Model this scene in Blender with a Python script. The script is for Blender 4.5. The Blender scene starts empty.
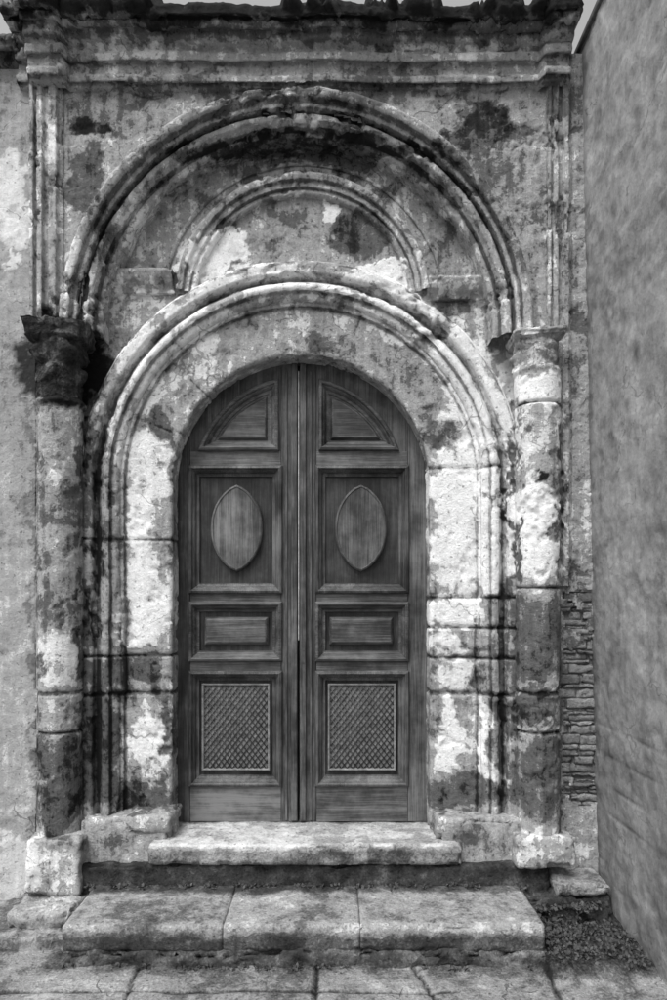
import bpy, bmesh, math, random
import numpy as np
from mathutils import Vector
random.seed(7); rng=np.random.RandomState(7)
sc=bpy.context.scene
F=667.0; CAMY=-4.0; CAMZ=1.845
def X(px,y=0.0): return (px-333.5)*(y-CAMY)/F
def Z(py,y=0.0): return CAMZ-(py-600.0)*(y-CAMY)/F
# ------------------------------------------------------------ numpy noise
def _h(i,j,k,s):
    n=(i*374761393+j*668265263+k*2147483647+s*1274126177)&0xffffffff
    n=((n^(n>>13))*1274126177)&0xffffffff
    n=(n^(n>>16))&0xffffffff
    return n/4294967295.0
def vn(p,s=0):
    i=np.floor(p).astype(np.int64); f=p-i; u=f*f*(3-2*f)
    i=i+1000
    x,y,z=i[...,0],i[...,1],i[...,2]; a,b,c=u[...,0],u[...,1],u[...,2]
    r=0
    for dx in (0,1):
        for dy in (0,1):
            for dz in (0,1):
                w=(a if dx else 1-a)*(b if dy else 1-b)*(c if dz else 1-c)
                r=r+w*_h(x+dx,y+dy,z+dz,s)
    return r
def fbm(p,freq,octv=4,s=0,rough=0.55):
    t=0;a=1;n=0
    for o in range(octv):
        t=t+a*(vn(p*freq+o*17.3,s+o)-0.5)*2; n+=a; a*=rough; freq*=2.03
    return t/n
# ------------------------------------------------------------ tone map (albedo of plaster remains / bare stone / soot, plus crease shade painted beside columns), facade coordinates
PATCH=[ # cx,cy,rx,ry,val
(10,120,30,60,.50),(8,200,26,52,.84),(22,258,8,8,.9),(15,390,30,70,.46),(12,480,30,60,.52),(12,640,34,110,.60),(20,820,40,50,.58),(5,870,30,40,.76),
(300,10,340,18,.02),(300,32,300,10,.30),(300,56,280,16,.56),(120,52,60,8,.76),(450,52,60,8,.72),(300,84,230,12,.42),(60,90,40,50,.48),
(48,220,20,120,.54),(45,150,8,60,.72),(560,200,16,120,.48),(552,250,6,60,.66),(566,90,14,50,.36),
(120,110,50,30,.42),(88,131,22,11,.0),(82,185,18,30,.20),(100,230,14,30,.42),(480,128,36,22,.12),(492,176,28,36,.34),(440,110,30,20,.48),(505,240,18,40,.40),
(240,90,50,12,.30),(360,92,60,12,.36),(300,112,70,14,.66),(200,125,30,16,.58),(140,165,28,26,.50),(105,220,20,30,.42),(82,280,18,44,.70),(400,130,30,18,.52),(450,180,24,30,.44),(495,245,20,34,.48),(515,300,16,34,.68),
(300,150,150,12,.10),(190,190,50,22,.40),(150,230,34,34,.66),(130,300,24,34,.74),(410,190,50,26,.38),(450,240,34,34,.56),(470,320,18,30,.62),
(185,225,18,40,.72),(240,180,50,14,.64),(360,180,50,14,.64),(410,230,22,44,.58),(300,168,120,8,.44),
(300,240,100,44,.50),(285,218,24,16,.30),(365,236,30,28,.16),(310,255,28,20,.56),(216,250,32,20,1.3),(205,268,22,12,1.3),(333,212,8,20,1.4),(382,276,26,8,1.3),(228,235,14,11,1.3),
(140,280,36,8,.62),(455,288,32,8,.62),(452,310,22,16,.26),
(300,285,120,14,.86),(200,320,40,26,.88),(150,370,30,40,.84),(120,430,22,50,.72),(395,315,50,24,.88),(455,375,34,44,.92),(487,440,22,60,.94),(230,300,30,8,.58),(360,283,40,6,1.0),
(300,332,90,20,.60),(330,345,26,8,.34),(225,360,24,16,.60),(190,385,22,22,.58),(380,350,30,14,.46),(415,375,20,20,.40),(435,400,16,24,.52),(160,428,11,30,.24),(444,440,18,20,.28),
(150,480,24,50,.92),(145,530,14,20,1.1),(150,590,26,60,.84),(140,630,22,26,1.0),(95,480,14,120,.44),(100,600,14,60,.56),(160,545,10,40,.54),
(126,673,50,19,.20),(126,652,44,8,.55),(104,745,20,60,.18),(148,735,16,34,.96),(150,770,12,14,.7),(128,795,44,16,.24),(168,740,8,60,.32),
(455,490,30,34,1.15),(455,552,26,44,.98),(492,540,18,70,.90),(505,450,14,60,.84),(452,612,26,15,1.1),(497,610,20,15,.46),(452,642,24,13,.92),(500,642,24,13,.38),(460,675,30,15,.84),(500,677,24,15,.40),(447,735,14,44,1.05),(470,740,9,44,.60),(487,745,9,40,.98),(503,750,12,46,.42),(470,795,46,14,.30),(497,770,10,20,.8),
(62,440,30,40,.58),(62,500,30,30,.36),(62,560,30,36,.52),(62,620,30,24,.46),(62,664,30,20,.76),(62,712,30,17,.54),(62,783,30,50,.12),
(535,382,34,22,1.15),(538,440,30,34,.70),(541,480,12,10,.0),(538,530,30,50,.94),(538,640,34,50,.26),(540,712,34,18,.20),(540,783,34,50,.26),
(88,600,5,230,.18),(34,620,5,220,.36),(513,600,4,200,.28),(563,560,5,200,.34),  # crease shade painted as dark strips along both sides of each column
(62,362,48,46,-.10),(535,352,34,16,.6),
(580,440,14,60,.62),(577,350,14,50,.38),(580,540,14,40,.68),(582,650,22,70,.36),(580,800,20,40,.54),
(50,862,40,22,.74),(128,845,50,34,.58),(475,835,46,24,.48),(548,850,36,18,.72),
]
def tone_of(P,base=.55):
    y=P[...,1]
    px=333.5+P[...,0]*F/(y-CAMY); py=600-(P[...,2]-CAMZ)*F/(y-CAMY)
    q=P.copy()
    px=px+30*fbm(q,5,5,11,.7); py=py+30*fbm(q,5,5,31,.7)
    t=np.full(px.shape,base)
    for cx,cy,rx,ry,v in PATCH:
        d=np.sqrt(((px-cx)/rx)**2+((py-cy)/ry)**2)
        w=np.clip((1.10-d)/0.24,0,1); w=w*w*(3-2*w)
        t=t+(v-t)*w
    return t
# ------------------------------------------------------------ mesh helpers
def make_mesh(name,V,Fa,mat,tone=None,parent=None,smooth=True):
    me=bpy.data.meshes.new(name)
    V=np.asarray(V,dtype=np.float32).reshape(-1,3)
    Fa=np.asarray(Fa,dtype=np.int32)
    n=len(Fa); k=Fa.shape[1]
    me.vertices.add(len(V)); me.vertices.foreach_set('co',V.ravel())
    me.loops.add(n*k); me.loops.foreach_set('vertex_index',Fa.ravel())
    me.polygons.add(n); me.polygons.foreach_set('loop_start',np.arange(0,n*k,k,dtype=np.int32))
    if smooth: me.polygons.foreach_set('use_smooth',np.ones(n,dtype=bool))
    me.update(calc_edges=True); me.validate()
    if tone is not None:
        a=me.attributes.new('tone','FLOAT','POINT'); a.data.foreach_set('value',np.asarray(tone,dtype=np.float32).ravel())
    ob=bpy.data.objects.new(name,me); sc.collection.objects.link(ob)
    if mat: me.materials.append(mat)
    if parent: ob.parent=parent
    return ob
def gridfaces(nu,nv,cu=False):
    a=np.arange(nu*nv).reshape(nu,nv)
    if cu: a=np.vstack([a,a[:1]])
    return np.stack([a[:-1,:-1],a[1:,:-1],a[1:,1:],a[:-1,1:]],-1).reshape(-1,4)
def gnormals(P,cu=False):
    if cu:
        du=np.roll(P,-1,0)-np.roll(P,1,0)
    else: du=np.gradient(P,axis=0)
    dv=np.gradient(P,axis=1)
    n=np.cross(du,dv); l=np.linalg.norm(n,axis=-1,keepdims=True); return n/np.maximum(l,1e-9)
def relief(P,s=0):
    return fbm(P,2.2,3,50+s)*.3+fbm(P,9,5,60+s,.65)*.7
def grid_obj(name,P,mat,parent,amp=.006,cu=False,mask=None,tone=None,tadd=None,flip=False,extra=None,chip=0.0):
    nrm=gnormals(P,cu); 
    if flip: nrm=-nrm
    t=tone_of(P) if tone is None else tone
    if tadd is not None: t=t+tadd
    d=relief(P)*amp
    if chip>0:
        c=fbm(P,6,5,77,.65); k=np.clip((c-.20)/.08,0,1); d=d-chip*k; t=t-.10*k
    d=d+np.clip(t-.55,0,.4)*.010
    if extra is not None: d=d+extra
    Q=P+nrm*d[...,None]
    Fa=gridfaces(P.shape[0],P.shape[1],cu)
    if mask is not None:
        m=mask.ravel(); Fa=Fa[m[Fa].all(axis=1)]
    if flip: Fa=Fa[:,::-1]
    return make_mesh(name,Q,Fa,mat,t,parent)
def resample(pts,step):
    pts=np.array(pts,float); out=[pts[0]]
    for a,b in zip(pts[:-1],pts[1:]):
        n=max(1,int(math.ceil(np.linalg.norm(b-a)/step)))
        for i in range(1,n+1): out.append(a+(b-a)*i/n)
    return np.array(out)
# ------------------------------------------------------------ materials
def nodes_of(m):
    m.use_nodes=True; nt=m.node_tree; nt.nodes.clear(); return nt
class N:
    def __init__(s,nt): s.nt=nt
    def n(s,t,**k):
        x=s.nt.nodes.new(t)
        for a,b in k.items(): setattr(x,a,b)
        return x
    def l(s,a,b): s.nt.links.new(a,b)
    def m(s,op,a,b=None,c=None,clamp=False):
        x=s.n('ShaderNodeMath',operation=op,use_clamp=clamp)
        for i,v in enumerate((a,b,c)):
            if v is None: continue
            if isinstance(v,(int,float)): x.inputs[i].default_value=v
            else: s.l(v,x.inputs[i])
        return x.outputs[0]
    def noise(s,vec,scale,detail=6,rough=.6,dist=0):
        x=s.n('ShaderNodeTexNoise'); x.inputs['Scale'].default_value=scale; x.inputs['Detail'].default_value=detail
        x.inputs['Roughness'].default_value=rough; x.inputs['Distortion'].default_value=dist
        s.l(vec,x.inputs['Vector']); return x.outputs['Fac']
    def mapping(s,vec,sc_,rot=(0,0,0)):
        x=s.n('ShaderNodeMapping'); x.inputs['Scale'].default_value=sc_; x.inputs['Rotation'].default_value=rot; s.l(vec,x.inputs['Vector']); return x.outputs[0]
    def ramp(s,f,stops,interp='LINEAR'):
        x=s.n('ShaderNodeValToRGB'); cr=x.color_ramp; cr.interpolation=interp
        while len(cr.elements)<len(stops): cr.elements.new(.5)
        for e,(p,v) in zip(cr.elements,stops):
            e.position=p; e.color=(v,v,v,1)
        s.l(f,x.inputs[0]); return x.outputs[0]
def weathered(name,stops,a=(.7,.95,.30,.75),crack=.5,bump=1.0,use_attr=True,base=.5,rough=.9,pit=1.0,gr=(.6,.9)):
    m=bpy.data.materials.new(name); nt=nodes_of(m); g=N(nt)
    co=g.n('ShaderNodeTexCoord').outputs['Object']
    n1=g.noise(co,3.0,5,.7); n2=g.noise(co,13,5,.68); n3=g.noise(co,75,3,.65)
    if use_attr:
        v=g.n('ShaderNodeAttribute',attribute_name='tone').outputs['Fac']
    else:
        x=g.n('ShaderNodeValue'); x.outputs[0].default_value=base; v=x.outputs[0]
    L=[(n1,a[0]),(n2,a[1]),(n3,a[2])]
    if a[3]>0: L.append((g.noise(g.mapping(co,(16,16,1.3)),1.0,4,.65),a[3]))
    for nz,k in L:
        v=g.m('MULTIPLY_ADD',nz,k,g.m('SUBTRACT',v,.5*k))
    vc=g.m('MULTIPLY',g.m('ADD',v,.25),1/1.5,clamp=True)
    col=g.ramp(vc,[((p+.25)/1.5,c) for p,c in stops])
    n4=g.noise(co,34,5,.75)
    mul=g.m('MULTIPLY',g.m('MULTIPLY_ADD',g.noise(co,190,2,.7),gr[0],1-gr[0]*.5),g.m('MULTIPLY_ADD',n4,gr[1],1-gr[1]*.5))
    dk=g.m('MULTIPLY',g.m('SUBTRACT',g.noise(co,42,1,.5),.64,clamp=True),9*pit,clamp=True)
    dk=g.m('MULTIPLY',dk,.55)
    if crack>0:
        nc=g.n('ShaderNodeTexNoise'); nc.inputs['Scale'].default_value=6; nc.inputs['Detail'].default_value=3; g.l(co,nc.inputs['Vector'])
        wv=g.n('ShaderNodeVectorMath',operation='MULTIPLY_ADD'); wv.inputs[1].default_value=(.3,.3,.3); g.l(nc.outputs['Color'],wv.inputs[0]); g.l(co,wv.inputs[2])
        vo=g.n('ShaderNodeTexVoronoi',feature='DISTANCE_TO_EDGE'); vo.inputs['Scale'].default_value=1.6; g.l(wv.outputs[0],vo.inputs['Vector'])
        ck=g.m('LESS_THAN',vo.outputs['Distance'],g.m('MULTIPLY',g.m('SUBTRACT',n1,.5,clamp=True),.08))
        dk=g.m('MAXIMUM',g.m('MULTIPLY',ck,.9*crack),dk)
    mul=g.m('MULTIPLY',mul,g.m('SUBTRACT',1,dk))
    mx=g.n('ShaderNodeMix',data_type='RGBA',blend_type='MULTIPLY'); mx.inputs[0].default_value=1
    g.l(col,mx.inputs[6]); g.l(mul,mx.inputs[7])
    bs=g.n('ShaderNodeBsdfPrincipled'); bs.inputs['Roughness'].default_value=rough; bs.inputs['Specular IOR Level'].default_value=.15
    g.l(mx.outputs[2],bs.inputs['Base Color'])
    step=g.ramp(vc,[((.365+.25)/1.5,0),((.385+.25)/1.5,.45),((.655+.25)/1.5,.5),((.68+.25)/1.5,1)])
    hh=g.m('MULTIPLY_ADD',step,.9,g.m('MULTIPLY_ADD',n4,.9,g.m('MULTIPLY',n3,.5)))
    bp=g.n('ShaderNodeBump'); bp.inputs['Strength'].default_value=.8*bump; bp.inputs['Distance'].default_value=.012
    g.l(hh,bp.inputs['Height']); g.l(bp.outputs[0],bs.inputs['Normal'])
    o=g.n('ShaderNodeOutputMaterial'); g.l(bs.outputs[0],o.inputs[0]); return m
ST=[(-.1,.014),(.08,.035),(.13,.085),(.33,.125),(.37,.15),(.385,.25),(.50,.28),(.515,.33),(.655,.37),(.68,.60),(1.0,.80)]
M_st=weathered('peeling_plaster_stone',ST)
M_lw=weathered('side_plaster',[(-.1,.03),(.15,.12),(.40,.22),(.43,.28),(.62,.36),(.66,.48),(1.0,.72)],a=(.7,.55,.2,.5),bump=.7,gr=(.4,.6))
M_mas=weathered('thin_brick_stone',[(0,.07),(.4,.18),(.8,.34)],a=(.3,.6,.5,0),crack=0)
M_moss=weathered('sooty_moss_stone',[(-.1,.008),(.2,.02),(.4,.05),(.6,.13),(.8,.3)],bump=1.6,crack=0)
M_mort=weathered('old_mortar',[(0,.05),(.5,.13),(1,.3)],use_attr=False,a=(.6,.8,.4,0),crack=0)
M_wall=weathered('side_wall_render',[(0,.10),(.3,.20),(.5,.28),(.7,.35),(1,.5)],a=(1.2,.7,.15,.5),crack=.35,bump=.4,pit=.4,gr=(.35,.5))
M_step=weathered('step_stone',[(-.1,.02),(.2,.06),(.4,.16),(.6,.32),(.8,.50),(1,.64)],a=(1.3,.9,.5,0),crack=.0)
M_pave=weathered('pavement_stone',[(-.1,.015),(.15,.06),(.35,.14),(.5,.22),(.7,.32),(1,.45)],a=(1.4,1.1,.8,0),crack=.7,bump=1.0,gr=(.9,1.3))
def wood(name,axis,lo,hi):
    m=bpy.data.materials.new(name); nt=nodes_of(m); g=N(nt)
    co=g.n('ShaderNodeTexCoord').outputs['Object']
    ri=g.n('ShaderNodeObjectInfo').outputs['Random']
    off=g.n('ShaderNodeVectorMath',operation='ADD'); g.l(co,off.inputs[0])
    cb=g.n('ShaderNodeCombineXYZ'); 
    for i in range(3): g.l(g.m('MULTIPLY',ri,7.7+i),cb.inputs[i])
    g.l(cb.outputs[0],off.inputs[1]); co2=off.outputs[0]
    s=(26,26,1.3) if axis=='z' else (1.3,26,26)
    s2=(170,170,4) if axis=='z' else (4,170,170)
    n1=g.noise(g.mapping(co2,s),1,4,.6,.8); n2=g.noise(g.mapping(co2,s2),1,3,.7); n3=g.noise(co2,3.5,5,.7)
    v=g.m('MULTIPLY_ADD',n1,.7,g.m('MULTIPLY_ADD',n2,.8,g.m('MULTIPLY',n3,1.3))); v=g.m('SUBTRACT',v,.9)
    v=g.m('ADD',v,g.m('MULTIPLY',g.m('SUBTRACT',ri,.5),.16))
    # greyed, sun-bleached foot of the door
    sp=g.n('ShaderNodeSeparateXYZ'); g.l(co,sp.inputs[0])
    v=g.m('ADD',v,g.m('MULTIPLY',g.m('SUBTRACT',.95,sp.outputs[2],clamp=True),.28))
    c=g.ramp(v,[(.22,lo*.35),(.42,lo),(.60,hi),(.85,hi*1.9)])
    bs=g.n('ShaderNodeBsdfPrincipled'); bs.inputs['Roughness'].default_value=.5; bs.inputs['Specular IOR Level'].default_value=.4
    g.l(c,bs.inputs['Base Color'])
    bp=g.n('ShaderNodeBump'); bp.inputs['Strength'].default_value=.6; bp.inputs['Distance'].default_value=.004
    g.l(g.m('ADD',n2,n1),bp.inputs['Height']); g.l(bp.outputs[0],bs.inputs['Normal'])
    o=g.n('ShaderNodeOutputMaterial'); g.l(bs.outputs[0],o.inputs[0]); return m
M_wv=wood('oak_vertical','z',.040,.085); M_wh=wood('oak_horizontal','x',.048,.10); M_wo=wood('oak_oval','z',.055,.11); M_wd=wood('oak_recess_shade','z',.018,.04)  # last oak is a darker copy, panel recess shade put into its colour
def plain(name,v,r=.8):
    m=bpy.data.materials.new(name); nt=nodes_of(m); g=N(nt)
    co=g.n('ShaderNodeTexCoord').outputs['Object']
    c=g.ramp(g.noise(co,30,5,.6),[(.3,v*.5),(.7,v*1.4)])
    bs=g.n('ShaderNodeBsdfPrincipled'); bs.inputs['Roughness'].default_value=r; bs.inputs['Specular IOR Level'].default_value=.2
    g.l(c,bs.inputs['Base Color']); o=g.n('ShaderNodeOutputMaterial'); g.l(bs.outputs[0],o.inputs[0]); return m
M_lat=plain('grille_metal',.07,.5); M_back=plain('grille_backing',.19,.7); M_leaf=plain('weed_leaf',.08); M_pale=plain('pale_gap_light',.45); M_dark=plain('dark_interior',.02)
def empty(name):
    e=bpy.data.objects.new(name,None); sc.collection.objects.link(e); return e
portal=empty('stone_portal_facade'); door=empty('wooden_double_door'); steps=empty('stone_steps')
# ------------------------------------------------------------ facade wall plane with opening
OC=(X(297),Z(330)); PC=(X(301,.05),Z(484,.05)); R0=129*4.05/F
def flat(name,x0,x1,z0,z1,y,step,maskf,mat=M_st,amp=.010,tadd=None,**k):
    xs=np.linspace(x0,x1,int((x1-x0)/step)+1); zs=np.linspace(z0,z1,int((z1-z0)/step)+1)
    A,B=np.meshgrid(xs,zs,indexing='ij'); P=np.stack([A,np.full_like(A,y),B],-1)
    msk=maskf(A,B) if maskf else None
    return grid_obj(name,P,mat,portal,amp=amp,mask=msk,**k)
def m1(x,z):
    r=np.hypot(x-OC[0],z-OC[1])
    hole=((z>=OC[1])&(r<1.30))|((z<OC[1])&(x>X(62))&(x<X(537)))
    q=np.stack([x,0*x,z],-1)
    ragged=(x>X(562)+.06*fbm(q,7,3,3))&(z<Z(590)+.10*fbm(q,8,3,2))&(z>Z(796)+.10*fbm(q,8,3,7))&(fbm(q,5,3,71)<.34)
    return ~(hole|ragged)
flat('facade_wall',-1.79,1.70,-.05,5.12,0.0,.011,m1,amp=.018,chip=.010)
flat('facade_wall_left',-3.4,-1.79,-.05,5.12,0.0,.013,None,mat=M_lw,amp=.014,chip=.004)
def m2(x,z):
    r=np.hypot(x-PC[0],z-PC[1]); return ~(((r<.92)&(z>PC[1]))|((z<=PC[1])&(abs(x-PC[0])<.92)))
flat('tympanum_wall',-1.75,1.35,.2,5.0,.2,.011,m2,amp=.014,chip=.008)
def box_mesh(name,x0,x1,y0,y1,z0,z1,mat,parent,bev=.004):
    bm=bmesh.new(); bmesh.ops.create_cube(bm,size=1)
    for v in bm.verts: v.co=Vector(((x0+x1)/2+v.co.x*(x1-x0),(y0+y1)/2+v.co.y*(y1-y0),(z0+z1)/2+v.co.z*(z1-z0)))
    if bev: bmesh.ops.bevel(bm,geom=bm.edges[:],offset=bev,segments=2,profile=.6,affect='EDGES')
    me=bpy.data.meshes.new(name); bm.to_mesh(me); bm.free(); me.materials.append(mat)
    ob=bpy.data.objects.new(name,me); sc.collection.objects.link(ob); ob.parent=parent; return ob
box_mesh('wall_core',-3.4,1.7,.42,.9,0,5.08,M_dark,portal,0)
box_mesh('wall_core_top',-3.4,1.7,.03,.41,4.95,5.10,M_moss,portal,0)
# ------------------------------------------------------------ sweep helpers
def sweep(name,c,path,prof,base_r,amp,step=.011,chip=.006,crev=None,extra=None,mat=M_st,tadd=0):
    pr=resample(prof,step)
    path=np.array(path)
    R=base_r+pr[:,0]
    P=np.zeros((len(path),len(pr),3))
    P[...,0]=path[:,0][:,None]+path[:,2][:,None]*R[None]
    P[...,2]=path[:,1][:,None]+path[:,3][:,None]*R[None]
    P[...,1]=pr[:,1][None]
    n=gnormals(P); mid=n[len(path)//2,len(pr)//2]
    flip=mid[1]>0
    t=tone_of(P)+tadd
    if crev is not None:
        for r,w,v in crev:
            t=t+v*np.exp(-((pr[:,0]-r)/w)**2)[None]
    ex=None
    if extra is not None:
        ex,tt=extra(P); t=t+tt
    return grid_obj(name,P,mat,portal,amp=amp,tone=t,flip=flip,extra=ex,chip=chip)
def path_portal(z0):
    pts=[]
    for z in np.arange(z0,PC[1],.013): pts.append((PC[0],z,-1,0))
    n=220
    for i in range(n+1):
        a=math.pi-math.pi*i/n; pts.append((PC[0],PC[1],math.cos(a),math.sin(a)))
    for z in np.arange(PC[1],z0,-.013)[1:]: pts.append((PC[0],z,1,0))
    return pts
prof=[(0,.26),(0,.062),(.010,.052),(.022,.048),(.278,.045),(.282,.026),(.305,.022)]
prof+=[(.305+.035*(1-math.cos(t)),.022-.035*math.sin(t)) for t in np.linspace(.1,1.5,6)]
prof+=[(.345,-.016),(.350,-.036),(.372,-.044),(.395,-.036),(.405,-.012),(.43,.012),(.447,.010),(.452,-.030)]
prof+=[(.462,-.040),(.520,-.042),(.528,-.022),(.540,-.016),(.552,.02),(.553,.21)]
JR=[(598,.010),(627,.010),(657,.010),(693,.014),(468,.005)]; JL=[(655,.010),(693,.014),(540,.003)]
def joints(P):
    ex=np.zeros(P.shape[:2]); tt=np.zeros(P.shape[:2])
    right=P[...,0]>PC[0]; wob=.006*fbm(P,6,3,5)
    for L,s in ((JR,right),(JL,~right)):
        for py,dp in L:
            z=Z(py,.05); w=np.exp(-((P[...,2]+wob-z)/.008)**2)*s*(P[...,2]<PC[1]+.2)
            ex-=w*dp*1.6; tt-=w*.5
    q=np.abs(P[...,0]-PC[0])-R0
    ex+=np.where((P[...,2]<Z(596,.05))&(P[...,2]>Z(693,.05))&(P[...,1]>-.0)&(P[...,1]<.045)&(q>.03),.016,0)
    r=np.hypot(P[...,0]-PC[0],P[...,2]-PC[1])-R0; an=np.degrees(np.arctan2(P[...,2]-PC[1],P[...,0]-PC[0]))
    for a in (22,47,70,92,113,136,158):
        w=np.exp(-((an-a+2*fbm(P,5,3,5))/.45)**2)*(P[...,2]>PC[1])*(r<.29)*(vn(P*4,9)>.45)
        ex-=w*.006; tt-=w*.3
    c=fbm(P,3.2,5,123,.7); k=np.clip((c-.26)/.06,0,1)*(r>.28)
    ex-=k*.014; tt-=k*.14
    return ex,tt
sweep('portal_archivolt_and_jambs',PC,path_portal(.30),prof,R0,.009,extra=joints,chip=.010,
      crev=[(.283,.006,-.35),(.348,.006,-.35),(.43,.014,-.5),(.525,.006,-.3)])
def path_arc(c,a0,a1,n):
    return [(c[0],c[1],math.cos(math.radians(a0+(a1-a0)*i/n)),math.sin(math.radians(a0+(a1-a0)*i/n))) for i in range(n+1)]
prof=[(0,.22),(0,.075),(.006,.06),(.034,.055),(.037,.025),(.05,.010),(.06,-.018),(.085,-.022),(.098,-.010),(.107,.002),(.112,-.044),(.140,-.050),(.144,-.086),(.155,-.100),(.185,-.108),(.198,-.100),(.204,-.07),(.208,-.02),(.215,.02)]
def brk(P):
    c=fbm(P,3.0,5,143,.7); k=np.clip((c-.22)/.06,0,1); return -k*.020,-k*.10
sweep('outer_arch',OC,path_arc(OC,181,-1,330),prof,1.19,.012,chip=.016,extra=brk,crev=[(.035,.006,-.35),(.105,.008,-.5),(.142,.005,-.3)],tadd=.02)
LC=(X(303,.2),Z(305,.2))
prof=[(0,.21),(0,.170),(.012,.158),(.034,.162),(.037,.145),(.07,.143),(.076,.122),(.10,.114),(.118,.118),(.122,.15),(.128,.21)]
sweep('lunette_moulding',LC,path_arc(LC,175,5,220),prof,.67,.010,chip=.012,crev=[(.036,.006,-.3),(.073,.005,-.3)])
prof=[(0,.21),(0,.185),(.02,.18),(.026,.21)]
sweep('lunette_outer_fillet',LC,path_arc(LC,170,10,200),prof,.87,.004,chip=.010)
def hsweep(name,x0,x1,prof,amp=.006,step=.012,off=None,ends=True,chip=.008,mat=M_st,tadd=None,back=None,exf=None):
    pr=resample(prof,step); xs=list(np.arange(x0,x1,.013))+[x1]
    P=np.zeros((len(xs),len(pr),3)); P[...,0]=np.array(xs)[:,None]; P[...,1]=pr[:,0][None]; P[...,2]=pr[:,1][None]
    if off is not None: P[...,1]+=off(P[...,0],P[...,2])
    if ends:
        b=back if back is not None else pr[0,0]
        a=P[0].copy(); a[:,1]=b; e=P[-1].copy(); e[:,1]=b; P=np.concatenate([a[None],P,e[None]],0)
    n=gnormals(P); flip=n[len(xs)//2,len(pr)//2][1]>0
    return grid_obj(name,P,mat,portal,amp=amp,flip=flip,chip=chip,tadd=tadd(P) if tadd else None,extra=exf(P) if exf else None)
zl=Z(292,.15)
hsweep('tympanum_ledge_left',X(104,.15),X(174,.15),[(.21,zl),(.175,zl),(.17,zl+.03),(.14,zl+.05),(.12,zl+.08),(.11,zl+.12),(.12,zl+.135),(.21,zl+.14)],back=.21,amp=.012,chip=.012)
zl=Z(298,.15)
hsweep('tympanum_ledge_right',X(428,.15),X(494,.15),[(.21,zl),(.175,zl),(.17,zl+.03),(.14,zl+.05),(.12,zl+.08),(.11,zl+.11),(.12,zl+.125),(.21,zl+.13)],back=.21,amp=.012,chip=.012)
z=lambda py,y: Z(py,y)
cp=[(0.02,z(92,0)),(-.020,z(90,0)),(-.026,z(84,0)),(-.05,z(82,-.05)),(-.055,z(76,-.05)),(-.030,z(74,-.03)),(-.030,z(62,-.03)),(-.065,z(60,-.065)),(-.070,z(52,-.07)),(-.045,z(50,-.05)),(-.07,z(45,-.07)),(-.10,z(39,-.10)),(-.105,z(30,-.105)),(-.14,z(28,-.14)),(-.155,z(24,-.155)),(-.16,z(17,-.16)),(-.195,z(15,-.195)),(-.20,z(6,-.20)),(-.19,z(2,-.20)),(-.12,z(0,-.19)),(.05,z(0,-.19)+.03),(.4,z(0,-.19)+.03)]
def coff(x,zz):
    def b(c,w): return np.clip((w-np.abs(x-c))/.012,0,1)
    k=b(X(52),.115)+b(X(552),.090)
    return -.055*k+.03*fbm(np.stack([x,zz*0,zz],-1),3,3,9)
def ctadd(P): 
    return np.where(P[...,2]>Z(22,-.14),-.30,0)
def cex(P):
    c=fbm(P,4,5,311,.65); up=np.clip((P[...,2]-Z(34,-.1))/.08,0,1)
    return -np.clip((c-.06)/.08,0,1)*.045*up + .02*fbm(P,14,3,15)*up
hsweep('cornice',X(20),1.395,cp,amp=.018,off=coff,chip=.018,tadd=ctadd,back=.05,exf=cex)
cp2=[(0.02,z(70,0)),(-.03,z(68,0)),(-.04,z(55,0)),(-.10,z(50,-.1)),(-.12,z(40,-.1)),(-.10,z(34,-.1)),(.05,z(30,-.1))]
hsweep('side_cornice_left',-3.3,X(24),cp2,amp=.016,chip=.02,tadd=lambda P:-.3+0*P[...,0],back=.03)
def vstrip(name,x0,x1,z0,z1,y,parts):
    w=x1-x0; pr=resample([(x0+w*f,yy) for f,yy in parts],.01)
    zs=np.arange(z0,z1,.013); P=np.zeros((len(zs),len(pr),3)); P[...,2]=zs[:,None]; P[...,0]=pr[:,0][None]; P[...,1]=pr[:,1][None]
    n=gnormals(P); flip=n[5,len(pr)//2][1]>0
    grid_obj(name,P,M_st,portal,amp=.014,flip=flip,chip=.018)
pp=[(0,.02),(0,-.05),(.12,-.055),(.14,-.03),(.2,-.02),(.24,-.05),(.40,-.055),(.44,-.025),(.56,-.022),(.60,-.045),(.84,-.05),(.87,-.02),(1,-.01),(1,.02)]
vstrip('frame_strip_left',X(33),X(64),Z(328),Z(84),0,pp)
vstrip('frame_strip_right',X(546),X(571),Z(586),Z(84),0,[(f,y*.8) for f,y in pp])
# ------------------------------------------------------------ columns
def column(name,cx,cy,r,z0,z1,js,rings=(),amp=.010):
    na=90; zs=np.arange(z0,z1+.001,.011); th=np.linspace(0,2*np.pi,na,endpoint=False)
    T,ZZ=np.meshgrid(th,zs,indexing='ij')
    R=np.full_like(T,r); tt=np.zeros_like(T)
    for zr,w,d in rings: R+=d*np.exp(-((ZZ-zr)/w)**2)
    wob=.006*fbm(np.stack([np.cos(T),np.sin(T),ZZ*3],-1),2,3,3)
    for zj in js:
        w=np.exp(-((ZZ+wob-zj)/.007)**2); R-=w*.016; tt-=w*.5
    P=np.stack([cx+R*np.cos(T),cy+R*np.sin(T),ZZ],-1)
    n=gnormals(P,True); 
    flip=(n[0,10]@np.array([1,0,0]))<0
    t=tone_of(P)+tt
    grid_obj(name,P,M_st,portal,amp=amp,cu=True,tone=t,flip=flip,chip=.010)
CY=-.06; cxl=X(60.5,CY); cxr=X(537.5,CY)
def sqr(T,R,k,p=5):
    return R*((np.abs(np.cos(T))**p+np.abs(np.sin(T))**p)**(-1/p))*k+R*(1-k)
column('column_shaft_left',cxl,CY,.130,Z(836,-.1),Z(398,-.1),[Z(692,-.1),Z(731,-.1)],rings=[(Z(404,-.1),.016,.02)])
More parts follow.
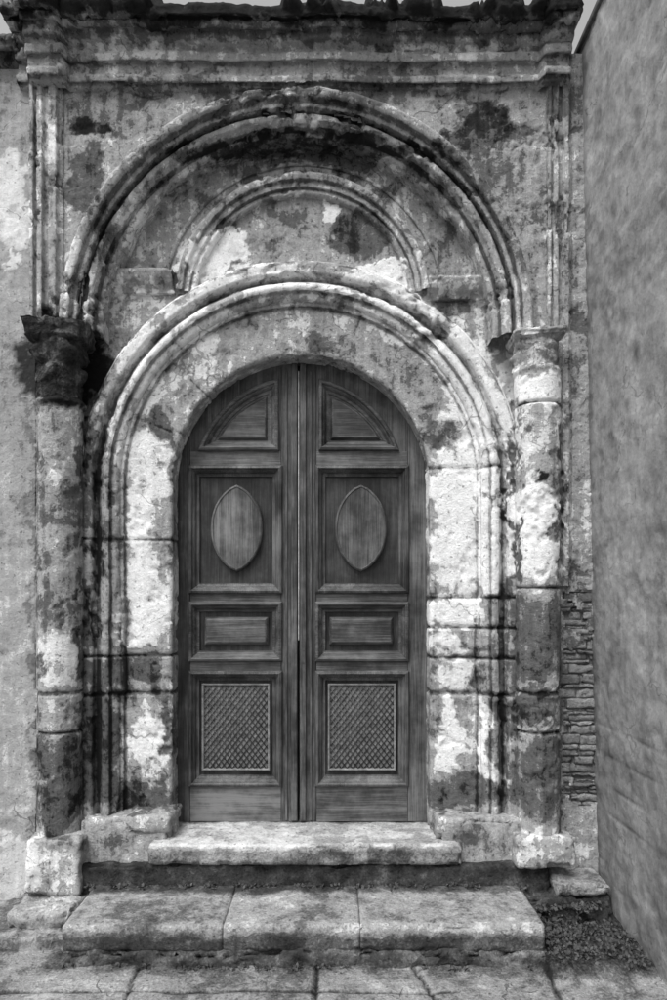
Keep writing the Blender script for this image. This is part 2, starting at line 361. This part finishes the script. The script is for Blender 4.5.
column('column_shaft_right',cxr,CY,.128,Z(838,-.1),Z(366,-.1),[Z(588,-.1),Z(692,-.1),Z(731,-.1),Z(405,-.1)],rings=[(Z(371,-.1),.012,.012)])
def capital(name,cx,cy,z0,z1,r0,r1,mat,leaf=.03,ab=.05,flare=1.0,tval=None,big=.02):
    na=130; zs=np.arange(z0,z1+.001,.006); th=np.linspace(0,2*np.pi,na,endpoint=False)
    T,ZZ=np.meshgrid(th,zs,indexing='ij'); u=(ZZ-z0)/(z1-z0)
    R=r0+(r1-r0)*np.clip(u/.78,0,1)**1.8
    l1=np.exp(-((u-.34)/.12)**2)*np.maximum(0,np.cos(4*T+.3))**.7; l2=np.exp(-((u-.62)/.10)**2)*np.maximum(0,np.cos(4*T+.3+math.pi))**.7
    R=R+leaf*(l1+1.2*l2)-leaf*.5*np.exp(-((u-.48)/.04)**2)-leaf*.6*np.exp(-((u-.77)/.025)**2)
    k=np.clip((u-.74)/.05,0,1); Rs=sqr(T,r1+ab*.3,1,9); R=R*(1-k)+Rs*k
    R=R+ab*.25*np.clip((u-.88)/.03,0,1)
    P=np.stack([cx+R*np.cos(T),cy+R*np.sin(T),ZZ],-1)
    top=P[:,-1:].copy(); top[...,0]=cx; top[...,1]=cy; P=np.concatenate([P,top],1)
    n=gnormals(P,True); flip=(n[0,10]@np.array([1,0,0]))<0
    P=P+ big*np.stack([fbm(P,11,4,91),fbm(P,11,4,92),fbm(P,11,4,93)],-1)
    t=tone_of(P) if tval is None else np.full(P.shape[:2],tval)
    grid_obj(name,P,mat,portal,amp=.014,cu=True,tone=t,flip=flip,chip=.0)
capital('column_capital_left',cxl,CY,Z(398,-.15),Z(322,-.15),.118,.142,M_moss,leaf=.034,ab=.05,tval=.36,big=.035)
capital('column_capital_right',cxr-.015,CY,Z(368,-.12),Z(332,-.12),.118,.125,M_st,leaf=.018,ab=.04,big=.03)
# ------------------------------------------------------------ rounded eroded blocks
def block(name,x0,x1,y0,y1,z0,z1,mat,parent,r=.015,amp=.012,tone=.5,step=.016,seed=0,tf=None,slab=False):
    V=[];Fs=[];o=0
    lo=np.array([x0,y0,z0]);hi=np.array([x1,y1,z1])
    r=min(r,*(0.49*(hi-lo)))
    for ax in range(3):
        a,b=[i for i in range(3) if i!=ax]
        na=max(2,int((hi[a]-lo[a])/step)+1); nb=max(2,int((hi[b]-lo[b])/step)+1)
        A,B=np.meshgrid(np.linspace(lo[a],hi[a],na),np.linspace(lo[b],hi[b],nb),indexing='ij')
        for side in (0,1):
            P=np.zeros((na,nb,3)); P[...,a]=A;P[...,b]=B;P[...,ax]=(hi if side else lo)[ax]
            f=gridfaces(na,nb)
            s=(side==1) ^ (ax==1)
            if not s: f=f[:,::-1]
            V.append(P.reshape(-1,3)); Fs.append(f+o); o+=na*nb
    V=np.concatenate(V);Fs=np.concatenate(Fs)
    rv=np.array([.003 if slab else r,r,r])
    q=np.clip(V,lo+rv,hi-rv); d=(V-q)/rv; l=np.linalg.norm(d,axis=1,keepdims=True); nd=d/np.maximum(l,1e-9); V=q+nd*rv
    S=seed*3.1*(0 if slab else 1)
    off=np.stack([fbm(V+S,6,4,201),fbm(V+S,6,4,202),fbm(V+S,6,4,203)],-1)
    if slab: off[:,0]=0
    c=fbm(V+S,7,5,210,.65)
    if slab:
        cor=(np.abs(nd[:,1])>.25)&(np.abs(nd[:,2])>.25); nd[:,0]=0
    else: cor=(np.abs(nd)>.25).sum(1)>1
    V=V+off*amp-nd*(np.clip((c-.05)/.25,0,1)*amp*1.3*np.where(cor,1.7,.3))[:,None]
    t=tone+0*V[:,0] if tf is None else tf(V)
    ob=make_mesh(name,V,Fs,mat,t,parent)
    bm=bmesh.new(); bm.from_mesh(ob.data); bmesh.ops.remove_doubles(bm,verts=bm.verts,dist=.0005); bm.to_mesh(ob.data); bm.free()
    return ob
tfP=lambda V: tone_of(V)
block('column_plinth_left',X(24,-.22),X(80,-.22),-.22,.2,.16,Z(838,-.2),M_st,portal,tf=tfP,r=.02,amp=.02)
block('column_plinth_right',X(517,-.2),X(574,-.2),-.22,.2,.31,Z(836,-.2),M_st,portal,tf=tfP,r=.03,amp=.025)
block('jamb_plinth_left',X(80,-.1),X(172,-.06),-.12,.17,.19,Z(816,-.07),M_st,portal,tf=tfP,r=.03,amp=.022,seed=2)
block('jamb_plinth_left_cap',X(124,-.12),X(174,-.06),-.13,.16,Z(826,-.1)-.04,Z(812,-.1)-.01,M_st,portal,tf=tfP,r=.03,amp=.03,seed=9)
block('jamb_plinth_right',X(436,-.1),X(522,-.1),-.12,.17,.26,Z(818,-.1),M_st,portal,tf=tfP,r=.03,amp=.03,seed=3)
# ------------------------------------------------------------ steps
S1=.202; S2=.447
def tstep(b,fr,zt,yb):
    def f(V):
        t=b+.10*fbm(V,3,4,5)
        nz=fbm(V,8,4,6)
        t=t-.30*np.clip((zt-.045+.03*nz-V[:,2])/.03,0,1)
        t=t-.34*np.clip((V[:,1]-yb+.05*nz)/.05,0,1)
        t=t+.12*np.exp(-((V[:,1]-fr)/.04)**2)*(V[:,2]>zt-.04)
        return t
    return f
xs=[-1.375,-.560,.136,1.07]
for i in range(3):
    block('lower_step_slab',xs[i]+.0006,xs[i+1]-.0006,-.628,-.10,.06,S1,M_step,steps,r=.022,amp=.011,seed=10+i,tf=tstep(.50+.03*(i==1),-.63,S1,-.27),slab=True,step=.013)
block('lower_step_footing',-1.36,1.09,-.645,-.2,-.05,.075,M_step,steps,r=.03,amp=.04,seed=14,tone=.22)
block('platform_riser',-1.50,1.25,-.165,.3,.1,.325,M_step,steps,r=.02,amp=.022,seed=15,tone=.10)
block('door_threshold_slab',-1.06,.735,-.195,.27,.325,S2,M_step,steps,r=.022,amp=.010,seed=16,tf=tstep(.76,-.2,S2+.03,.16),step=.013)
block('left_rough_block',-1.78,-1.38,-.40,.0,-.05,.17,M_step,steps,r=.06,amp=.06,seed=17,tone=.54)
block('left_rough_footing',-2.1,-1.34,-.50,.0,-.05,.07,M_step,steps,r=.03,amp=.04,seed=18,tone=.42)
block('right_step_block',1.25,1.56,-.26,.0,.17,.245,M_step,steps,r=.025,amp=.025,seed=19,tone=.55)
block('right_low_block',1.0,1.58,-.25,.02,-.02,.18,M_step,steps,r=.04,amp=.05,seed=20,tone=.12)
# ------------------------------------------------------------ exposed masonry strip on the right
zc=Z(816)
while zc<Z(570):
    h=random.choice([.02,.026,.034,.045,.06]); x=X(556)-random.uniform(0,.1)
    while x<X(602):
        w=random.uniform(.08,.24)
        block('exposed_masonry',x+.001,min(x+w-.003,X(604)),.014+random.uniform(-.010,.010),.09,zc+.001,zc+h-.001,M_mas,portal,r=.005,amp=.013,seed=random.randint(0,99),tone=random.uniform(.2,.7),step=.011)
        x+=w
    zc+=h
box_mesh('masonry_mortar',X(552),X(604),.030,.1,Z(818),Z(566),M_mort,portal,0)
# ------------------------------------------------------------ side wall (right)
ys=np.concatenate([np.arange(.15,-2.2,-.016),np.arange(-2.2,-7,-.1)]); zs=np.arange(-.05,5.2,.016)
A,B=np.meshgrid(ys,zs,indexing='ij')
P=np.stack([1.592-.105*(B/5.2)+.0*A,A,B],-1)
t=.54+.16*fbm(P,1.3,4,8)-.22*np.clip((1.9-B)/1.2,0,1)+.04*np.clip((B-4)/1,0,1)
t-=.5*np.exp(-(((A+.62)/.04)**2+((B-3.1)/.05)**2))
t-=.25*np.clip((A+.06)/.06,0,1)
ex=np.zeros_like(A)
for zj in (.32,.47,.62,.78,.95,1.12):
    w=np.exp(-((B+.012*fbm(P,4,3,2)-zj)/.006)**2)*np.clip(vn(P*3,4)*2-.4,0,1); ex-=.005*w; t-=.35*w
sw=empty('rendered_side_wall')
nn=gnormals(P); fl=nn[5,5][0]>0
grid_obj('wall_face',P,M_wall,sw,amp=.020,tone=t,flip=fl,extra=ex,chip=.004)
box_mesh('wall_coping',1.47,1.85,-7,.15,5.16,5.20,M_wall,sw,.01)
box_mesh('wall_body',1.62,1.84,-7,.15,0,5.15,M_wall,sw,0)
# ------------------------------------------------------------ ground
xs_=np.arange(-3.4,1.75,.014); ys_=np.concatenate([np.arange(-2.6,-1.3,.03),np.arange(-1.3,.1,.012)])
A,B=np.meshgrid(xs_,ys_,indexing='ij'); P=np.stack([A,B,0*A],-1)
t=.54+.16*fbm(P,2,4,4); ex=np.zeros_like(A)
slabid=np.searchsorted(np.array([-1.85,-.97,-.085,.47,1.05]),A.ravel()).reshape(A.shape)
t+=np.array([.0,.05,-.04,.05,-.05,.02])[slabid]
wob=.02*fbm(P,3,3,6)
for xj in (-1.85,-.97,-.085,.47,1.05):
    k=(xj==.47)*.25
    w=np.exp(-((A+wob+k*(B+.9)-xj)/.010)**2); ex-=.014*w; t-=.6*w
for yj in (-.86,-1.7):
    w=np.exp(-((B+wob*1.5-yj)/.008)**2)*(A<.6); ex-=.010*w; t-=.5*w
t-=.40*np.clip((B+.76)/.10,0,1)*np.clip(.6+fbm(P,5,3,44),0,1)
soil=np.clip((A-1.0+.15*fbm(P,4,3,3))/.1,0,1)*np.clip((B+.8)/.1,0,1); t-=.40*soil
P[...,2]+=soil*(.03+.05*np.clip(fbm(P,6,4,13)+.3,0,1))
grid_obj('pavement',P,M_pave,None,amp=.012,tone=t,flip=False,extra=ex)
me=bpy.data.meshes.new('ground'); s=150
me.from_pydata([(-s,-s,-.03),(s,-s,-.03),(s,s,-.03),(-s,s,-.03)],[],[(0,1,2,3)]); 
M_gr=weathered('ground_stone',[(0,.08),(.5,.18),(1,.3)],use_attr=False,a=(1,.6,.4,0),crack=0)
me.materials.append(M_gr); g_=bpy.data.objects.new('ground',me); sc.collection.objects.link(g_)
# ------------------------------------------------------------ door
YD=.2
def dx(px): return X(px,YD)
def dz(py): return Z(py,YD)
def inset(pts,d):
    n=len(pts); out=[]
    for i in range(n):
        a=np.array(pts[i-1]);b=np.array(pts[i]);c=np.array(pts[(i+1)%n])
        e1=(b-a)/np.linalg.norm(b-a); e2=(c-b)/np.linalg.norm(c-b)
        n1=np.array([-e1[1],e1[0]]); n2=np.array([-e2[1],e2[0]])
        m=(n1+n2)/max(.25,1+n1@n2); out.append(tuple(b+m*d))
    return out
def area(p): return sum(p[i-1][0]*p[i][1]-p[i][0]*p[i-1][1] for i in range(len(p)))/2
def panel(name,pts,prof,y,mat,cap=True,fn=None):
    if fn is None:
        if area(pts)<0: pts=pts[::-1]
        fn=lambda d: inset(pts,d)
    V=[]
    for d,h in prof:
        q=fn(d)
        if area(q)<0: q=q[::-1]
        n=len(q)
        for x,z_ in q: V.append((x,y-h,z_))
    Fs=[]
    for k in range(len(prof)-1):
        for i in range(n):
            j=(i+1)%n; Fs.append((k*n+i,k*n+j,(k+1)*n+j,(k+1)*n+i))
    me=bpy.data.meshes.new(name)
    if cap: Fs.append(tuple(range((len(prof)-1)*n,len(prof)*n)))
    me.from_pydata(V,[],Fs); me.materials.append(mat); me.update()
    ob=bpy.data.objects.new(name,me); sc.collection.objects.link(ob); ob.parent=door; return ob
MP=[(-.012,-.002),(-.012,.012),(-.006,.020),(.006,.024),(.012,.020),(.017,.006),(.022,.004),(.03,-.006),(.036,-.018),(.046,-.022),(.052,-.022),(.054,-.040)]
def rect(x0,x1,y0,y1): 
    a,b=sorted((dx(x0),dx(x1))); c,d=sorted((dz(y0),dz(y1))); return [(a,c),(b,c),(b,d),(a,d)]
PXM=667/4.2
for side in (0,1):
    mx=(lambda p:p) if side==0 else (lambda p:597.5-p)
    nm='left_leaf_' if side==0 else 'right_leaf_'
    def bx(n,x0,x1,y0,y1,mat,yf=YD,yb=YD+.045,bev=.003):
        r=rect(mx(x0),mx(x1),y0,y1); return box_mesh(nm+n,r[0][0],r[1][0],yf,yb,r[0][1],r[2][1],mat,door,bev)
    bx('outer_stile',160,189.6,340,821.5,M_wv); bx('inner_stile',281.4,297.9,340,821.5,M_wv,yf=YD-.002)
    for n,a,b in (('rail_lock_upper',451,467),('rail_mid',592,603),('rail_lower',660,672),('rail_bottom',785,821.5)):
        bx(n,190,281,a,b,M_wh,bev=.002)
    bx('backing',188,283,345,790,M_wd,yf=YD+.038,yb=YD+.044,bev=0)
    bx('bead_a',285.5,287.5,372,820,M_wv,yf=YD-.010,yb=YD,bev=.003)
    bx('bead_b',291.5,297.3,364,820,M_wv,yf=YD-.020,yb=YD,bev=.006)
    bx('toe_moulding',190,281,783.5,787,M_wh,yf=YD-.008,yb=YD+.01,bev=.003)
    def ash(d,mx=mx):
        D=d*PXM; R=105-D; xr=277-D; yb_=449-D
        a0=math.acos((300-xr)/R); a1=math.asin((484-yb_)/R)
        q=[]
        for i in range(41):
            a=a0+(a1-a0)*i/40; q.append((dx(mx(300-R*math.cos(a))),dz(484-R*math.sin(a))))
        for i in range(1,21):
            x=300-R*math.cos(a1); q.append((dx(mx(x+(xr-x)*i/20)),dz(yb_)))
        ytop=484-R*math.sin(a0)
        for i in range(1,15): q.append((dx(mx(xr)),dz(yb_+(ytop-yb_)*i/15)))
        return q
    AP=MP[:-1]+[(.052,-.030),(.062,-.030),(.074,-.014),(.080,-.012)]
    panel(nm+'arched_panel',None,AP,YD,M_wh,fn=ash,cap=False)
    q=ash(.080)
    V=[(p[0],YD+.012,p[1]) for p in q]+[(dx(mx(262)),YD+.012,dz(431))]
    n=len(q); Fs=[(i,(i+1)%n,n) for i in range(n)]
    make_mesh(nm+'arched_panel_field',V,Fs,M_wh,None,door,False)
    pts=ash(0)
    dn=resample(pts+[pts[0]],.008)[:-1]
    cen=np.array([dx(mx(256)),dz(430)]); r=rect(mx(190),mx(281),340,450.9)
    lo=np.array(r[0]);hi=np.array(r[2]); V=[];
    for p in dn:
        d=p-cen; tt=min([((hi[k] if d[k]>0 else lo[k])-cen[k])/d[k] for k in (0,1) if abs(d[k])>1e-9])
        V.append((p[0],YD+.001,p[1])); q=cen+d*tt; V.append((q[0],YD+.001,q[1]))
    n=len(dn); Fs=[(2*i,2*i+1,(2*((i+1)%n))+1,2*((i+1)%n)) for i in range(n)]
    make_mesh(nm+'arch_plate',V,Fs,M_wv,None,door,False)
    panel(nm+'oval_panel_moulding',rect(mx(190.5),mx(280.5),467.5,591.5),MP,YD,M_wv,cap=False)
    o=[]
    cx,cy=mx(236.5),528; hw,hh=25.5,43
    for sgn in (1,-1):
        for i in range(30):
            tt=-1+2*i/30; w=hw*max(0,1-abs(tt)**2.2)**.72
            if i==0: w=0
            o.append((dx(cx+sgn*w*1),dz(cy+sgn*tt*hh)))
    panel(nm+'oval_boss',o,[(-.002,-.040),(-.002,-.006),(.004,.0),(.010,.002),(.013,-.003),(.018,-.003)],YD,M_wo)
    panel(nm+'small_panel_moulding',rect(mx(190.5),mx(280.5),603.5,659.5),MP,YD,M_wh,cap=False)
    panel(nm+'small_panel_field',rect(mx(204),mx(268),617,645),[(0,-.040),(0,-.024),(.012,-.010),(.02,-.006)],YD,M_wh)
    panel(nm+'grille_panel_moulding',rect(mx(190.5),mx(280.5),672.5,784.5),MP,YD,M_wv,cap=False)
    panel(nm+'grille_frame',rect(mx(201.5),mx(269.5),684,771),[(0,-.040),(0,-.012),(.006,-.010),(.012,-.014),(.014,-.026)],YD,M_back)
    rr=rect(mx(203.5),mx(267.5),686,769); lo=np.array(rr[0]);hi=np.array(rr[2])
    V=[];Fs=[]
    sp=.037; hwid=.0024
    for dirn in (1,-1):
        for k in range(-60,60):
            s=1.3*dirn; b=lo[1]+k*sp*1.25
            xa=[]
            for xx in (lo[0],hi[0]):
                zz=s*(xx-lo[0])+b
                if lo[1]<=zz<=hi[1]: xa.append((xx,zz))
            for zz in (lo[1],hi[1]):
                xx=(zz-b)/s+lo[0]
                if lo[0]<xx<hi[0]: xa.append((xx,zz))
            if len(xa)<2: continue
            p,q=np.array(xa[0]),np.array(xa[1]); d=q-p; L=np.linalg.norm(d)
            if L<.01: continue
            nv=np.array([-d[1],d[0]])/L*hwid; yy=YD+.016+(.0015 if dirn>0 else 0); o=len(V)
            for yyy,w in ((yy+.006,1),(yy,1)):
                for e in (p+nv*w,p-nv*w,q-nv*w,q+nv*w): V.append((e[0],yyy,e[1]))
            for f in ((4,5,6,7),(0,1,5,4),(1,2,6,5),(2,3,7,6),(3,0,4,7)): Fs.append(tuple(o+i for i in f))
    make_mesh(nm+'lattice_grille',V,Fs,M_lat,None,door,False)
box_mesh('gap_light_strip',dx(298.35),dx(299.15),YD-.016,YD+.03,dz(640),dz(372),M_pale,door,0)  # pale strip painted in place of light coming through the leaf gap
box_mesh('door_shadow_board',dx(165),dx(435),YD+.05,YD+.07,.44,dz(340),M_dark,door,0)
box_mesh('lock_escutcheon',dx(301.5),dx(305),YD-.022,YD,dz(664),dz(650),M_lat,door,.002)
# ------------------------------------------------------------ weeds
def weeds(name,spots,mat):
    V=[];Fs=[]
    for (cx,cy,cz,rad,hgt,n) in spots:
        for _ in range(n):
            a=random.uniform(0,6.28); rr=rad*random.random()**.6
            bx_,by_=cx+rr*math.cos(a),cy+rr*math.sin(a)*.7
            h=hgt*random.uniform(.3,1)*(1-.5*rr/rad); l=random.uniform(.25,1)*.022+.006
            c=Vector((bx_+random.gauss(0,.01),by_+random.gauss(0,.01),cz+h*random.random()))
            d=Vector((random.gauss(0,1),random.gauss(0,1),random.gauss(.5,.7))).normalized()
            s=d.cross(Vector((random.gauss(0,1),random.gauss(0,1),random.gauss(0,1)))).normalized()*l*random.uniform(.25,.5)
            o=len(V); V+= [c,c+d*l*.5+s,c+d*l,c+d*l*.5-s]; Fs.append((o,o+1,o+2,o+3))
    make_mesh(name,[tuple(v) for v in V],Fs,mat,None,None,False)
sp=[]
for _ in range(44): sp.append((random.uniform(1.12,1.56),random.uniform(-.68,-.25),.03,random.uniform(.03,.08),random.uniform(.03,.12),130))
for _ in range(12): sp.append((random.uniform(1.05,1.5),random.uniform(-.30,-.22),.12,random.uniform(.03,.06),random.uniform(.03,.05),60))
weeds('corner_weeds',sp,M_leaf)
sp=[]
for _ in range(36): sp.append((random.uniform(-1.45,1.15),random.uniform(-.2,-.16),S1,random.uniform(.015,.05),random.uniform(.005,.02),22))
for _ in range(26): sp.append((random.uniform(-1.4,1.1),random.uniform(-.67,-.65),0,random.uniform(.01,.04),random.uniform(.005,.02),18))
weeds('step_moss',sp,M_leaf)
# ------------------------------------------------------------ light, world, camera
w=bpy.data.worlds.new('World'); sc.world=w; w.use_nodes=True; nt=w.node_tree; nt.nodes.clear(); g=N(nt)
sky=g.n('ShaderNodeTexSky'); sky.sky_type='NISHITA'; sky.sun_disc=False
el=56
sky.sun_elevation=math.radians(el)
sundir=Vector((-.55,-.83,0)).normalized()*math.cos(math.radians(el))+Vector((0,0,math.sin(math.radians(el))))
sky.sun_rotation=math.atan2(sundir.x,sundir.y)
sky.dust_density=4; sky.air_density=1.5
hs=g.n('ShaderNodeHueSaturation'); hs.inputs['Saturation'].default_value=0; g.l(sky.outputs[0],hs.inputs['Color'])
bg=g.n('ShaderNodeBackground'); bg.inputs[1].default_value=.15; g.l(hs.outputs[0],bg.inputs[0])
o=g.n('ShaderNodeOutputWorld'); g.l(bg.outputs[0],o.inputs[0])
ld=bpy.data.lights.new('sun','SUN'); ld.energy=3.1; ld.angle=math.radians(34); ld.color=(1,1,1)
lo_=bpy.data.objects.new('sun',ld); sc.collection.objects.link(lo_); lo_.rotation_euler=(-sundir).to_track_quat('-Z','Y').to_euler()
cd=bpy.data.cameras.new('camera'); cam=bpy.data.objects.new('camera',cd); sc.collection.objects.link(cam); sc.camera=cam
cam.location=(0,CAMY,CAMZ); cam.rotation_euler=(math.radians(90),0,0)
cd.sensor_fit='VERTICAL'; cd.sensor_height=36; cd.lens=36*F/1000; cd.shift_y=.1; cd.clip_end=500; cd.clip_start=.05
sc.view_settings.view_transform='Standard'; sc.view_settings.look='None'; sc.view_settings.exposure=0
